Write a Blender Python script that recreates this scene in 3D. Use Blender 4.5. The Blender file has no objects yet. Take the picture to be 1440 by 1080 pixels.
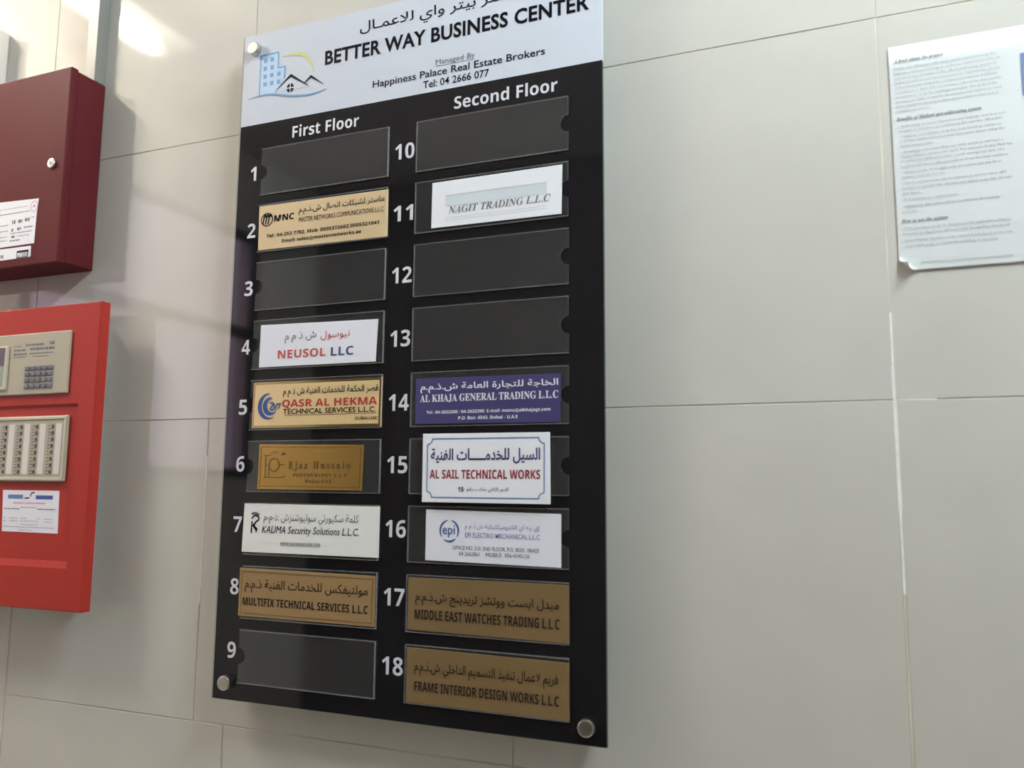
import bpy, bmesh, math, random
from mathutils import Vector, Matrix
random.seed(7)
S = bpy.context.scene
COL = S.collection

# ------------------------------------------------------------------ camera
cd = bpy.data.cameras.new('camera'); cam = bpy.data.objects.new('camera', cd); COL.objects.link(cam)
cd.sensor_width = 36.0; cd.lens = 1134.89 / 1440 * 36.0
cd.clip_start = 0.01
rt = Vector((0.93206, 0.36223, 0.00699)); up = Vector((0.03752, -0.11571, 0.99257)); fw = Vector((-0.36035, 0.92488, 0.12144))
mw = Matrix((rt, up, -fw)).transposed().to_4x4(); mw.translation = Vector((0.6215, -0.8897, 1.5254))
cam.matrix_world = mw
cd.dof.use_dof = True; cd.dof.focus_distance = 1.06; cd.dof.aperture_fstop = 4.0
S.camera = cam

# ------------------------------------------------------------------ world, view, daylight
w = bpy.data.worlds.new('sky'); S.world = w; w.use_nodes = True
bg = w.node_tree.nodes['Background']
bg.inputs['Color'].default_value = (0.93, 0.98, 1.0, 1); bg.inputs['Strength'].default_value = 1.3
S.view_settings.view_transform = 'Standard'; S.view_settings.look = 'None'
S.view_settings.gamma = 1; S.view_settings.use_curve_mapping = False
S.view_settings.exposure = 0.42
try:
    S.cycles.use_denoising = True
except Exception:
    pass

# ------------------------------------------------------------------ materials
def mat(name, col, rough=0.5, metal=0.0, spec=0.5, emis=None, strength=0, noise=0.0, nscale=20.0, bump=0.0, bscale=200.0, alpha=None, coat=0.0):
    m = bpy.data.materials.new(name); m.use_nodes = True
    nt = m.node_tree; b = nt.nodes['Principled BSDF']
    b.inputs['Base Color'].default_value = (*col, 1); b.inputs['Roughness'].default_value = rough
    b.inputs['Metallic'].default_value = metal; b.inputs['Specular IOR Level'].default_value = spec
    b.inputs['Coat Weight'].default_value = coat
    if emis:
        b.inputs['Emission Color'].default_value = (*emis, 1); b.inputs['Emission Strength'].default_value = strength
    tc = nt.nodes.new('ShaderNodeTexCoord')
    if noise:
        n = nt.nodes.new('ShaderNodeTexNoise'); n.inputs['Scale'].default_value = nscale; n.inputs['Detail'].default_value = 6
        r = nt.nodes.new('ShaderNodeMapRange'); r.inputs['From Min'].default_value = 0.3; r.inputs['From Max'].default_value = 0.7
        r.inputs['To Min'].default_value = 1 - noise; r.inputs['To Max'].default_value = 1 + noise
        mx = nt.nodes.new('ShaderNodeMix'); mx.data_type = 'RGBA'; mx.blend_type = 'MULTIPLY'; mx.inputs[0].default_value = 1
        mx.inputs[6].default_value = (*col, 1)
        nt.links.new(tc.outputs['Object'], n.inputs['Vector']); nt.links.new(n.outputs['Fac'], r.inputs['Value'])
        nt.links.new(r.outputs['Result'], mx.inputs[7]); nt.links.new(mx.outputs[2], b.inputs['Base Color'])
    if bump:
        n2 = nt.nodes.new('ShaderNodeTexNoise'); n2.inputs['Scale'].default_value = bscale; n2.inputs['Detail'].default_value = 3
        bp = nt.nodes.new('ShaderNodeBump'); bp.inputs['Strength'].default_value = bump; bp.inputs['Distance'].default_value = 0.001
        nt.links.new(tc.outputs['Object'], n2.inputs['Vector']); nt.links.new(n2.outputs['Fac'], bp.inputs['Height'])
        nt.links.new(bp.outputs['Normal'], b.inputs['Normal'])
    return m

M = {}
M['tile'] = mat('polished_tile', (0.61, 0.61, 0.57), 0.05, noise=0.03, nscale=9, bump=0.03, bscale=14)
M['grout'] = mat('grout', (0.59, 0.55, 0.45), 0.9, noise=0.35, nscale=6)
M['grout_pale'] = mat('pale_grout', (0.72, 0.69, 0.60), 0.9, noise=0.2, nscale=12)
M['grout_white'] = mat('white_grout', (0.86, 0.87, 0.86), 0.85, noise=0.1, nscale=60)
M['plaster'] = mat('cream_plaster', (0.76, 0.72, 0.65), 0.8)
M['dark_wall'] = mat('brown_wall', (0.09, 0.075, 0.07), 0.6)
M['ceiling'] = mat('ceiling_white', (0.74, 0.73, 0.70), 0.9)
M['floor'] = mat('floor_stone', (0.62, 0.56, 0.47), 0.3, noise=0.1, nscale=4)
M['frame_brown'] = mat('window_frame_brown', (0.05, 0.04, 0.04), 0.4)
M['acryl_black'] = mat('black_acrylic', (0.008, 0.008, 0.010), 0.045, spec=0.5)
M['acryl_edge'] = mat('clear_acrylic_border', (0.42, 0.44, 0.42), 0.08)
M['header'] = mat('white_header_film', (0.62, 0.68, 0.79), 0.16)
M['ink'] = mat('black_ink', (0.006, 0.006, 0.011), 0.5, spec=0.06)
M['ink_soft'] = mat('grey_ink', (0.16, 0.16, 0.17), 0.5)
M['white_vinyl'] = mat('white_vinyl', (0.66, 0.68, 0.76), 0.4)
M['logo_blue'] = mat('logo_blue', (0.10, 0.30, 0.55), 0.35)
M['logo_pale'] = mat('logo_pale_blue', (0.42, 0.60, 0.84), 0.35)
M['logo_yellow'] = mat('logo_yellow', (0.60, 0.60, 0.28), 0.35)
M['steel'] = mat('satin_steel', (0.62, 0.60, 0.57), 0.28, metal=1.0)
M['gold_bright'] = mat('bright_gold', (0.86, 0.66, 0.35), 0.30, metal=0.25, noise=0.03, nscale=30)
M['gold_pale'] = mat('pale_gold', (0.66, 0.51, 0.31), 0.45, metal=0.15, noise=0.03, nscale=30)
M['gold_brushed'] = mat('brushed_gold', (0.66, 0.42, 0.11), 0.27, metal=0.9, noise=0.06, nscale=8)
M['gold_dull'] = mat('dull_gold', (0.245, 0.162, 0.072), 0.42, metal=0.15, noise=0.04, nscale=12)
M['gold_tan'] = mat('tan_gold', (0.37, 0.24, 0.11), 0.42, metal=0.15, noise=0.03, nscale=12)
M['gold_bevel'] = mat('polished_gold_bevel', (0.80, 0.62, 0.32), 0.12, metal=1.0)
M['dark_brown_ink'] = mat('dark_brown_ink', (0.022, 0.010, 0.010), 0.5, spec=0.3)
M['engrave'] = mat('engraved_line', (0.12, 0.065, 0.03), 0.5)
M['red_ink'] = mat('red_ink', (0.50, 0.03, 0.025), 0.4)
M['dark_red_ink'] = mat('dark_red_ink', (0.30, 0.012, 0.02), 0.4)
M['orange_red_ink'] = mat('orange_red_ink', (0.62, 0.09, 0.06), 0.4)
M['pale_red_ink'] = mat('pale_red_ink', (0.66, 0.24, 0.24), 0.4)
M['blue_ink'] = mat('blue_ink', (0.045, 0.10, 0.33), 0.4)
M['slate_ink'] = mat('slate_blue_ink', (0.06, 0.09, 0.20), 0.4)
M['violet_ink'] = mat('violet_ink', (0.23, 0.26, 0.55), 0.4)
M['navy_ink'] = mat('navy_ink', (0.02, 0.02, 0.16), 0.4)
M['border_blue'] = mat('border_blue', (0.10, 0.20, 0.48), 0.4)
M['navy_card'] = mat('navy_card', (0.055, 0.050, 0.17), 0.45)
M['paper'] = mat('white_paper', (0.86, 0.89, 0.97), 0.7)
M['paper_lilac'] = mat('lilac_white_paper', (0.84, 0.86, 0.98), 0.6)
M['paper_grey'] = mat('greyish_white_plate', (0.88, 0.89, 0.90), 0.5, noise=0.03, nscale=25)
M['card_white'] = mat('white_glossy_card', (0.86, 0.90, 0.98), 0.35)
M['notice'] = mat('notice_paper', (0.68, 0.72, 0.74), 0.75)
M['pic_blue'] = mat('printed_blue', (0.13, 0.20, 0.42), 0.6)
M['pale_fill'] = mat('pale_blue_fill', (0.68, 0.75, 0.83), 0.6)
M['maroon'] = mat('maroon_enamel', (0.098, 0.015, 0.019), 0.5, spec=0.08, bump=0.12, bscale=300)
M['red'] = mat('red_enamel', (0.40, 0.035, 0.025), 0.4, spec=0.2, bump=0.08, bscale=300)
M['grey_box'] = mat('grey_metal', (0.33, 0.32, 0.30), 0.5)
M['beige'] = mat('beige_plastic', (0.44, 0.41, 0.32), 0.5)
M['beige_lit'] = mat('lit_beige_plastic', (0.56, 0.54, 0.43), 0.45)  # lighter copy of the beige, coloured as if lit, for raised edges
M['key'] = mat('grey_key', (0.15, 0.16, 0.20), 0.5)
M['key_dark'] = mat('dark_led', (0.09, 0.08, 0.08), 0.35)
M['strip'] = mat('label_strip_white', (0.74, 0.70, 0.69), 0.6)
M['lcd'] = mat('green_display', (0.27, 0.33, 0.25), 0.3)
M['lcd_purple'] = mat('purple_display_label', (0.11, 0.065, 0.10), 0.3)
M['conduit'] = mat('grey_trunking', (0.23, 0.23, 0.22), 0.45)
M['cream_plastic'] = mat('cream_plastic', (0.86, 0.80, 0.76), 0.5)
M['ink_faint'] = mat('faded_ink', (0.30, 0.31, 0.34), 0.6)
M['smudge'] = mat('faint_print', (0.45, 0.45, 0.52), 0.6)
M['tube'] = mat('warm_lamp_tube', (0.9, 0.9, 0.9), 0.4, emis=(1.0, 0.91, 0.77), strength=380)
M['tube_added'] = mat('added_cool_tube', (0.9, 0.9, 0.9), 0.4, emis=(0.89, 1.0, 1.02), strength=290)
M['glowing_pan'] = mat('lamp_pan_glow', (0.85, 0.85, 0.84), 0.5, emis=(1.0, 0.98, 0.94), strength=1.2)  # its glow stands in for tube light falling on the housing
M['fixture'] = mat('lamp_housing', (0.80, 0.80, 0.78), 0.5)
M['key_hole'] = mat('keyhole_black', (0.01, 0.01, 0.01), 0.6)

# clear acrylic of the pockets: see-through sheet with gloss and a faint milky haze
def acrylic(name, haze, hcol, rough, tint=(1, 1, 1), gloss=1.0):
    m = bpy.data.materials.new(name); m.use_nodes = True; nt = m.node_tree; nt.nodes.clear()
    out = nt.nodes.new('ShaderNodeOutputMaterial'); tr = nt.nodes.new('ShaderNodeBsdfTransparent'); tr.inputs['Color'].default_value = (*tint, 1)
    df = nt.nodes.new('ShaderNodeBsdfDiffuse'); df.inputs['Color'].default_value = (*hcol, 1)
    gl = nt.nodes.new('ShaderNodeBsdfGlossy'); gl.inputs['Roughness'].default_value = rough
    fr = nt.nodes.new('ShaderNodeFresnel'); fr.inputs['IOR'].default_value = 1.38
    tc = nt.nodes.new('ShaderNodeTexCoord'); n = nt.nodes.new('ShaderNodeTexNoise'); n.inputs['Scale'].default_value = 9; n.inputs['Detail'].default_value = 4
    r = nt.nodes.new('ShaderNodeMapRange'); r.inputs['From Min'].default_value = 0.35; r.inputs['From Max'].default_value = 0.75
    r.inputs['To Min'].default_value = haze * 0.75; r.inputs['To Max'].default_value = haze * 1.35
    a = nt.nodes.new('ShaderNodeMixShader'); b = nt.nodes.new('ShaderNodeMixShader')
    L = nt.links.new
    ge = nt.nodes.new('ShaderNodeNewGeometry'); inv = nt.nodes.new('ShaderNodeMath'); inv.operation = 'SUBTRACT'; inv.inputs[0].default_value = 1
    L(ge.outputs['Backfacing'], inv.inputs[1])
    m1 = nt.nodes.new('ShaderNodeMath'); m1.operation = 'MULTIPLY'; m2 = nt.nodes.new('ShaderNodeMath'); m2.operation = 'MULTIPLY'
    L(inv.outputs[0], m1.inputs[1]); L(inv.outputs[0], m2.inputs[1]); L(r.outputs['Result'], m1.inputs[0]); sc = nt.nodes.new('ShaderNodeMath'); sc.operation = 'MULTIPLY'; sc.inputs[1].default_value = gloss; L(fr.outputs[0], sc.inputs[0]); L(sc.outputs[0], m2.inputs[0])
    L(tc.outputs['Object'], n.inputs['Vector']); L(n.outputs['Fac'], r.inputs['Value']); L(m1.outputs[0], a.inputs[0])
    L(tr.outputs[0], a.inputs[1]); L(df.outputs[0], a.inputs[2])
    L(m2.outputs[0], b.inputs[0]); L(a.outputs[0], b.inputs[1]); L(gl.outputs[0], b.inputs[2]); L(b.outputs[0], out.inputs[0])
    return m
M['pocket_haze_back'] = mat('pocket_haze_sheet', (0.031, 0.032, 0.035), 0.07, spec=1.3, noise=0.12, nscale=10)  # grey put in for the haze and double reflections of the clear pocket
m = bpy.data.materials.new('clear_acrylic_sheet'); m.use_nodes = True; m.node_tree.nodes.clear()
_o = m.node_tree.nodes.new('ShaderNodeOutputMaterial'); _t = m.node_tree.nodes.new('ShaderNodeBsdfTransparent')
_t.inputs['Color'].default_value = (0.985, 0.99, 0.99, 1); m.node_tree.links.new(_t.outputs[0], _o.inputs[0])
M['pocket'] = m
M['rim'] = acrylic('lit_acrylic_edge', 0.17, (0.8, 0.82, 0.82), 0.15)  # pale haze in the colour stands in for light caught along the edges
M['pane_mauve'] = acrylic('tinted_window_glass', 0.02, (0.9, 0.85, 0.9), 0.02, (1.0, 0.87, 0.98))
M['pane'] = acrylic('window_glass', 0.02, (0.9, 0.9, 0.9), 0.02)

# ------------------------------------------------------------------ mesh helpers
def obj(name, bm, m, parent=None, smooth=False):
    me = bpy.data.meshes.new(name); bm.to_mesh(me); bm.free()
    for mm in (m if isinstance(m, (list, tuple)) else [m]): me.materials.append(mm)
    if smooth:
        for p in me.polygons: p.use_smooth = True
    o = bpy.data.objects.new(name, me); COL.objects.link(o)
    if parent: o.parent = parent
    return o
def tag(o, label=None, cat=None, group=None, kind=None):
    if label: o['label'] = label
    if cat: o['category'] = cat
    if group: o['group'] = group
    if kind: o['kind'] = kind
    return o
def empty(name, loc, label, cat, group=None):
    o = bpy.data.objects.new(name, None); COL.objects.link(o); o.location = loc; o.empty_display_size = 0.05
    return tag(o, label, cat, group)
def under(o, parent):
    """parent a mesh built in world coordinates to an empty that has a location"""
    o.parent = parent; o.matrix_parent_inverse = Matrix.Translation(-parent.location) if parent.type == 'EMPTY' else Matrix()
    return o
def box(bm, x0, x1, y0, y1, z0, z1, bevel=0.0, mi=0, seg=1):
    vs = [bm.verts.new(p) for p in ((x0,y0,z0),(x1,y0,z0),(x1,y1,z0),(x0,y1,z0),(x0,y0,z1),(x1,y0,z1),(x1,y1,z1),(x0,y1,z1))]
    fs = [bm.faces.new([vs[i] for i in f]) for f in ((0,3,2,1),(4,5,6,7),(0,1,5,4),(1,2,6,5),(2,3,7,6),(3,0,4,7))]
    for f in fs: f.material_index = mi
    if bevel:
        es = list({e for f in fs for e in f.edges})
        bmesh.ops.bevel(bm, geom=es, offset=bevel, segments=seg, affect='EDGES', profile=0.5)
    return bm
def B(x0, x1, o0, o1, z0, z1, bevel=0.0, seg=1):
    """box given by its distances out from the tiled wall"""
    return box(bmesh.new(), x0, x1, -o1, -o0, z0, z1, bevel, 0, seg)
def prism(bm, pts, o0, o1, mi=0):
    """outline of (x, z) points, counter-clockwise seen from the room, between two distances from the wall"""
    f = [bm.verts.new((x, -o1, z)) for x, z in pts]; b = [bm.verts.new((x, -o0, z)) for x, z in pts]
    n = len(pts)
    fs = [bm.faces.new(f), bm.faces.new(b[::-1])]
    for i in range(n):
        j = (i + 1) % n
        fs.append(bm.faces.new((f[j], f[i], b[i], b[j])))
    for q in fs: q.material_index = mi
    return bm
def flat(bm, pts, out):
    bm.faces.new([bm.verts.new((x, -out, z)) for x, z in pts]); return bm
def stroke(bm, pts, width, out, closed=False):
    """flat printed line of constant (or per-point) width"""
    P = [Vector(p) for p in pts]; n = len(P); L = []; R = []
    for i in range(n):
        a = P[(i - 1) % n] if (closed or i > 0) else P[i]; c = P[(i + 1) % n] if (closed or i < n - 1) else P[i]
        d1 = (P[i] - a); d2 = (c - P[i])
        d1 = d1.normalized() if d1.length > 1e-9 else d2.normalized(); d2 = d2.normalized() if d2.length > 1e-9 else d1
        t = (d1 + d2).normalized(); nn = Vector((-t.y, t.x)); k = 1 / max(0.4, nn.dot(Vector((-d1.y, d1.x))))
        wv = (width[i] if isinstance(width, (list, tuple)) else width) / 2
        L.append(P[i] + nn * wv * k); R.append(P[i] - nn * wv * k)
    lv = [bm.verts.new((p.x, -out, p.y)) for p in L]; rv = [bm.verts.new((p.x, -out, p.y)) for p in R]
    for i in range(n if closed else n - 1):
        j = (i + 1) % n
        bm.faces.new((rv[i], rv[j], lv[j], lv[i]))
    return bm
def cyl(bm, cx, cz, r, o0, o1, n=32, bevel=0.0, mi=0):
    pts = [(cx + r * math.cos(2 * math.pi * i / n), cz + r * math.sin(2 * math.pi * i / n)) for i in range(n)]
    if not bevel: return prism(bm, pts, o0, o1, mi)
    rings = [(r, o0), (r, o1 - bevel), (r - bevel * 0.3, o1 - bevel * 0.3), (r - bevel, o1)]
    vv = [[bm.verts.new((cx + rr * math.cos(2 * math.pi * i / n), -oo, cz + rr * math.sin(2 * math.pi * i / n))) for i in range(n)] for rr, oo in rings]
    for k in range(len(vv) - 1):
        for i in range(n):
            j = (i + 1) % n; bm.faces.new((vv[k][i], vv[k][j], vv[k + 1][j], vv[k + 1][i]))
    bm.faces.new(vv[-1]); bm.faces.new(vv[0][::-1])
    return bm

# ------------------------------------------------------------------ lettering
AR = {}
for base, first, dual in (('ا', 0xFE8D, 0), ('أ', 0xFE83, 0), ('إ', 0xFE87, 0), ('آ', 0xFE81, 0), ('ب', 0xFE8F, 1), ('ة', 0xFE93, 0), ('ت', 0xFE95, 1),
        ('ث', 0xFE99, 1), ('ج', 0xFE9D, 1), ('ح', 0xFEA1, 1), ('خ', 0xFEA5, 1), ('د', 0xFEA9, 0), ('ذ', 0xFEAB, 0), ('ر', 0xFEAD, 0), ('ز', 0xFEAF, 0),
        ('س', 0xFEB1, 1), ('ش', 0xFEB5, 1), ('ص', 0xFEB9, 1), ('ض', 0xFEBD, 1), ('ط', 0xFEC1, 1), ('ع', 0xFEC9, 1), ('غ', 0xFECD, 1), ('ف', 0xFED1, 1),
        ('ق', 0xFED5, 1), ('ك', 0xFED9, 1), ('ل', 0xFEDD, 1), ('م', 0xFEE1, 1), ('ن', 0xFEE5, 1), ('ه', 0xFEE9, 1), ('و', 0xFEED, 0), ('ي', 0xFEF1, 1)):
    AR[base] = (first, dual)
AR['\u0001'] = (0xFEFB, 0)          # lam-alef
AR['ـ'] = (None, 1)
def arabic(s):
    s = s.replace('لا', '\u0001'); o = []
    for i, c in enumerate(s):
        if c not in AR: o.append(c); continue
        f, dual = AR[c]
        prev = i > 0 and s[i - 1] in AR and AR[s[i - 1]][1]
        nxt = dual and i < len(s) - 1 and s[i + 1] in AR
        if f is None: o.append('\u0640'); continue
        o.append(chr(f + (3 if prev and nxt else 2 if nxt else 1 if prev else 0)))
    return ''.join(reversed(o))
def style(s, kind):
    U, l, d = {'bold': (0x1D5D4, 0x1D5EE, 0x1D7EC), 'serif': (0x1D400, 0x1D41A, 0x1D7CE), 'italic': (0x1D434, 0x1D44E, None), 'bolditalic': (0x1D468, 0x1D482, None),
               'sans': (None, None, None)}[kind]
    r = ''
    for c in s:
        if 'A' <= c <= 'Z' and U: r += chr(U + ord(c) - 65)
        elif 'a' <= c <= 'z' and l: r += chr(l + ord(c) - 97)
        elif '0' <= c <= '9' and d: r += chr(d + ord(c) - 48)
        else: r += c
    return r
def text_mesh(s, offset=0.0, shear=0.0, res=3, space=1.0):
    c = bpy.data.curves.new('text', 'FONT'); c.body = s; c.offset = offset; c.shear = shear; c.resolution_u = res; c.fill_mode = 'FRONT'
    c.space_character = space
    t = bpy.data.objects.new('text', c); COL.objects.link(t)
    me = t.to_mesh().copy()
    bpy.data.objects.remove(t); bpy.data.curves.remove(c)
    return me
keep = bpy.data.objects.new('text', bpy.data.curves.new('text', 'FONT')); keep.data.body = 'A' + arabic('ب') + style('A1', 'bold'); keep.to_mesh()
CAP = {}
def lettering(s, rect, out, m, parent, name='lettering', kind='sans', offset=0.0, shear=0.0, ar=False, res=3, space=1.0):
    """rect = x0, x1, z_base, z_top. Latin: baseline and cap height; Arabic: the whole bounding box"""
    x0, x1, z0, z1 = rect
    ss = arabic(s) if ar else style(s, kind)
    me = text_mesh(ss, offset, shear, res, space)
    if not me.vertices: return None
    xs = [v.co.x for v in me.vertices]; ys = [v.co.y for v in me.vertices]
    if ar: yb, yt = min(ys), max(ys)
    else:
        key = (kind, offset)
        if key not in CAP:
            h = text_mesh(style('H', kind), offset); CAP[key] = (min(v.co.y for v in h.vertices), max(v.co.y for v in h.vertices)); bpy.data.meshes.remove(h)
        yb, yt = CAP[key]
    sx = (x1 - x0) / (max(xs) - min(xs)); sz = (z1 - z0) / (yt - yb); mx = min(xs)
    for v in me.vertices:
        x, y = v.co.x, v.co.y
        v.co = (x0 + (x - mx) * sx, -out, z0 + (y - yb) * sz)
    me.materials.clear(); me.materials.append(m); me.name = name
    o = bpy.data.objects.new(name, me); COL.objects.link(o)
    if parent: under(o, parent)
    return o

# ------------------------------------------------------------------ the room
XL, XR, YB, H = -1.45, 2.60, -2.10, 2.80
def struct(name, bm, m, parent=None):
    o = obj(name, bm, m); o['kind'] = 'structure'
    return o
struct('floor', box(bmesh.new(), XL - .1, XR + .1, YB - .1, 0.06, -0.05, 0), M['floor'])
struct('ceiling', box(bmesh.new(), XL - .1, XR + .1, YB - .1, 0.06, H, H + .05), M['ceiling'])
wall = struct('wall_back', box(bmesh.new(), XL - .1, XR + .1, 0.0007, 0.06, 0, H), M['grout'])
# tiles of the sign wall
zj = [0.0, 0.401, 0.8055, 1.2085, 1.6105, 2.0190, 2.4240, H]
def xjoints(r):
    base = [0.687 + 0.4063 * k for k in range(-6, 6)]
    base[2 + 1] = -0.530; base[2 + 2] = -0.127; base[2 + 3] = 0.279
    if r == 3: base[4] = -0.176
    return [XL] + [x for x in base if XL + .05 < x < XR - .05] + [XR]
for r in range(len(zj) - 1):
    xs = xjoints(r)
    for i in range(len(xs) - 1):
        g0 = 0.0015 if abs(xs[i] - .687) < .01 and r < 4 else 0.0007
        g1 = 0.0015 if abs(xs[i + 1] - .687) < .01 and r < 4 else 0.0007
        if r == 3 and abs(xs[i] + .176) < .001: g0 = 0.0014
        bm = bmesh.new()
        box(bm, xs[i] + g0, xs[i + 1] - g1, 0.0, 0.0035, zj[r] + 0.0007, zj[r + 1] - 0.0007, 0.0004)
        # every tile sits a hair out of plane, as laid tiles do
        tx = random.uniform(-1, 1) * 0.0004; tz = random.uniform(-1, 1) * 0.0004
        cx = (xs[i] + xs[i + 1]) / 2; cz = (zj[r] + zj[r + 1]) / 2
        for v in bm.verts: v.co.y += (v.co.x - cx) * tx + (v.co.z - cz) * tz
        t = obj('tile', bm, M['tile']); t.parent = wall
# white grout smeared into some joints
bm = bmesh.new()
for x0, x1, z0, z1 in ((.6854, .6889, 1.50, 1.645), (.6860, .6882, 1.645, 1.70), (.6859, .6884, 1.42, 1.50), (.690, .725, 1.6098, 1.6113), (-.1770, -.1754, 1.36, 1.56)):
    box(bm, x0, x1, 0.0001, 0.002, z0, z1)
g = obj('joint_filler', bm, M['grout_white']); g.parent = wall
bm = bmesh.new(); box(bm, .6862, .6878, 0.0003, 0.002, 0.82, 2.018)
g = obj('joint_filler', bm, M['grout_pale']); g.parent = wall
# left wall with its window
def wall_with_hole(name, axis, a, a2, u0, u1, hu0, hu1, hz0, hz1, m):
    bm = bmesh.new()
    for (p, q, r0, r1) in ((u0, u1, 0, hz0), (u0, u1, hz1, H), (u0, hu0, hz0, hz1), (hu1, u1, hz0, hz1)):
        if r1 - r0 > 1e-4 and q - p > 1e-4: box(bm, a, a2, p, q, r0, r1)
    return struct(name, bm, m)
wall_with_hole('wall_left', 'x', XL - .1, XL, YB, 0.0, -1.72, -0.66, 1.535, 2.485, M['plaster'])
wall_with_hole('wall_right', 'x', XR, XR + .1, YB, 0.0, -1.60, -0.55, 1.60, 2.60, M['plaster'])
struct('wall_front', box(bmesh.new(), XL - .1, XR + .1, YB - .1, YB, 0, H), M['dark_wall'])
def window(name, x, d, y0, y1, z0, z1, bars, glass):
    bm = bmesh.new(); t = .035
    box(bm, x - d, x + d, y0, y1, z0, z0 + t); box(bm, x - d, x + d, y0, y1, z1 - t, z1)
    box(bm, x - d, x + d, y0, y0 + t, z0 + t, z1 - t); box(bm, x - d, x + d, y1 - t, y1, z0 + t, z1 - t)
    for zb in bars: box(bm, x - d, x + d, y0 + t, y1 - t, zb - .022, zb + .022)
    f = struct(name, bm, M['frame_brown'])
    p = obj('pane', box(bmesh.new(), x - .003, x + .003, y0 + t, y1 - t, z0 + t, z1 - t), glass); p.parent = f
window('window_1', XL - .012, .010, -1.72, -0.66, 1.535, 2.485, [2.09], M['pane_mauve'])
window('window_2', XR + .12, .03, -1.60, -0.55, 1.60, 2.60, [2.1], M['pane'])

# ceiling lamp whose reflection runs down the glossy tiles
def ceiling_light(lx, ly0, ly1, label, tube):
    L = empty('ceiling_light', (lx, (ly0 + ly1) / 2, H), label, 'lamp')
    under(obj('housing', box(bmesh.new(), lx - .10, lx + .10, ly0 - .08, ly1 + .08, H - .030, H - .0005, .006), M['fixture']), L)
    under(obj('glowing_pan', box(bmesh.new(), lx - .085, lx + .085, ly0 - .065, ly1 + .065, H - .0335, H - .0300, .001), M['glowing_pan']), L)
    bm = bmesh.new()
    bmesh.ops.create_cone(bm, cap_ends=True, segments=20, radius1=.013, radius2=.013, depth=ly1 - ly0, matrix=Matrix.Translation((lx, (ly0 + ly1) / 2, H - .055)) @ Matrix.Rotation(math.pi / 2, 4, 'X'))
    under(obj('lamp_tube', bm, tube, smooth=True), L)
    for yy in (ly0, ly1):
        under(obj('lamp_holder', box(bmesh.new(), lx - .016, lx + .016, yy - .012, yy + .012, H - .075, H - .0325, .003), M['fixture']), L)
ceiling_light(-1.115, -0.755, -0.40, 'white ceiling lamp with one long tube near the left wall', M['tube'])
ceiling_light(1.10, -0.85, -0.24, 'white ceiling lamp with one long tube towards the window side', M['tube_added'])  # added lamp, kept out of view, brightens the right side of the wall

# ------------------------------------------------------------------ the directory board
BX0, BX1, BZ0, BZ1 = -0.1240, 0.3958, 1.2500, 2.1462
BD = empty('directory_board', (0.136, 0, 1.25), 'large black office directory board with white header, on steel standoffs', 'sign')
def bd(name, bm, m, parent=None, **k):
    return under(obj(name, bm, m, **k), parent or BD)
bd('backing_sheet', B(BX0, BX1 - .004, .0240, .0290, BZ0, BZ1, .0004), M['acryl_edge'])
bd('black_panel', B(BX0 + .0035, BX1, .0245, .0300, BZ0 + .0008, 2.0127, 0), M['acryl_black'])
hd = bd('white_header', B(BX0 + .0035, BX1, .0245, .0301, 2.0127, BZ1 - .0008, 0), M['header'])
o = .0304
lettering('سنتر بيتر واي للاعمـال', (0.0677, 0.290, 2.1075, 2.1288), o, M['ink'], hd, 'arabic_lettering', ar=True, offset=.006)
lettering('BETTER WAY BUSINESS CENTER', (0.0145, 0.3806, 2.0785, 2.0984), o, M['ink'], hd, kind='sans', offset=.028, space=1.05)
lettering('Managed By', (0.1803, 0.2342, 2.0475, 2.0543), o, M['ink_soft'], hd, offset=.001)
bd('underline', stroke(bmesh.new(), [(.1803, .0 + 2.0453), (.2343, 2.0453)], .0006, o), M['ink_soft'], hd)
lettering('Happiness Palace Real Estate Brokers', (0.0896, 0.3259, 2.0331, 2.0425), o, M['ink'], hd, offset=.009)
lettering('Tel: 04 2666 077', (0.1632, 0.2535, 2.0189, 2.0285), o, M['ink'], hd, offset=.009)
# header emblem: tower block, sun arc, roofs over a wave
flat_o = .0303
bd('tower_fill', flat(bmesh.new(), [(-.091, 2.0545), (-.0655, 2.0535), (-.0505, 2.0700), (-.0505, 2.0892), (-.0620, 2.0892), (-.0620, 2.1120), (-.091, 2.1120)], .03025), M['logo_pale'], hd)
bm = bmesh.new(); stroke(bm, [(-.0913, 2.0540), (-.0913, 2.1122), (-.0618, 2.1122), (-.0618, 2.0893), (-.0503, 2.0893), (-.0503, 2.0725)], .0018, o)
for cx, cz in ((-.0832, 2.1036), (-.0720, 2.1035), (-.0832, 2.0919), (-.0719, 2.0918), (-.0831, 2.0803), (-.0718, 2.0807), (-.0600, 2.0805), (-.0825, 2.0691), (-.0712, 2.0690), (-.0600, 2.0690)):
    flat(bm, [(cx - .0028, cz - .0030), (cx + .0028, cz - .0030), (cx + .0028, cz + .0030), (cx - .0028, cz + .0030)], o)
bd('tower_outline', bm, M['logo_blue'], hd)
def curve_pts(ctrl, n=8):
    out = []
    P = [ctrl[0]] + list(ctrl) + [ctrl[-1]]
    for i in range(1, len(P) - 2):
        p0, p1, p2, p3 = [Vector(p) for p in P[i - 1:i + 3]]
        for k in range(n):
            t = k / n
            out.append(tuple(0.5 * ((2 * p1) + (-p0 + p2) * t + (2 * p0 - 5 * p1 + 4 * p2 - p3) * t * t + (-p0 + 3 * p1 - 3 * p2 + p3) * t ** 3)))
    out.append(tuple(ctrl[-1])); return out
def taper(n, wmax, a=0.15):
    return [wmax * (a + (1 - a) * math.sin(math.pi * i / (n - 1))) for i in range(n)]
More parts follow.
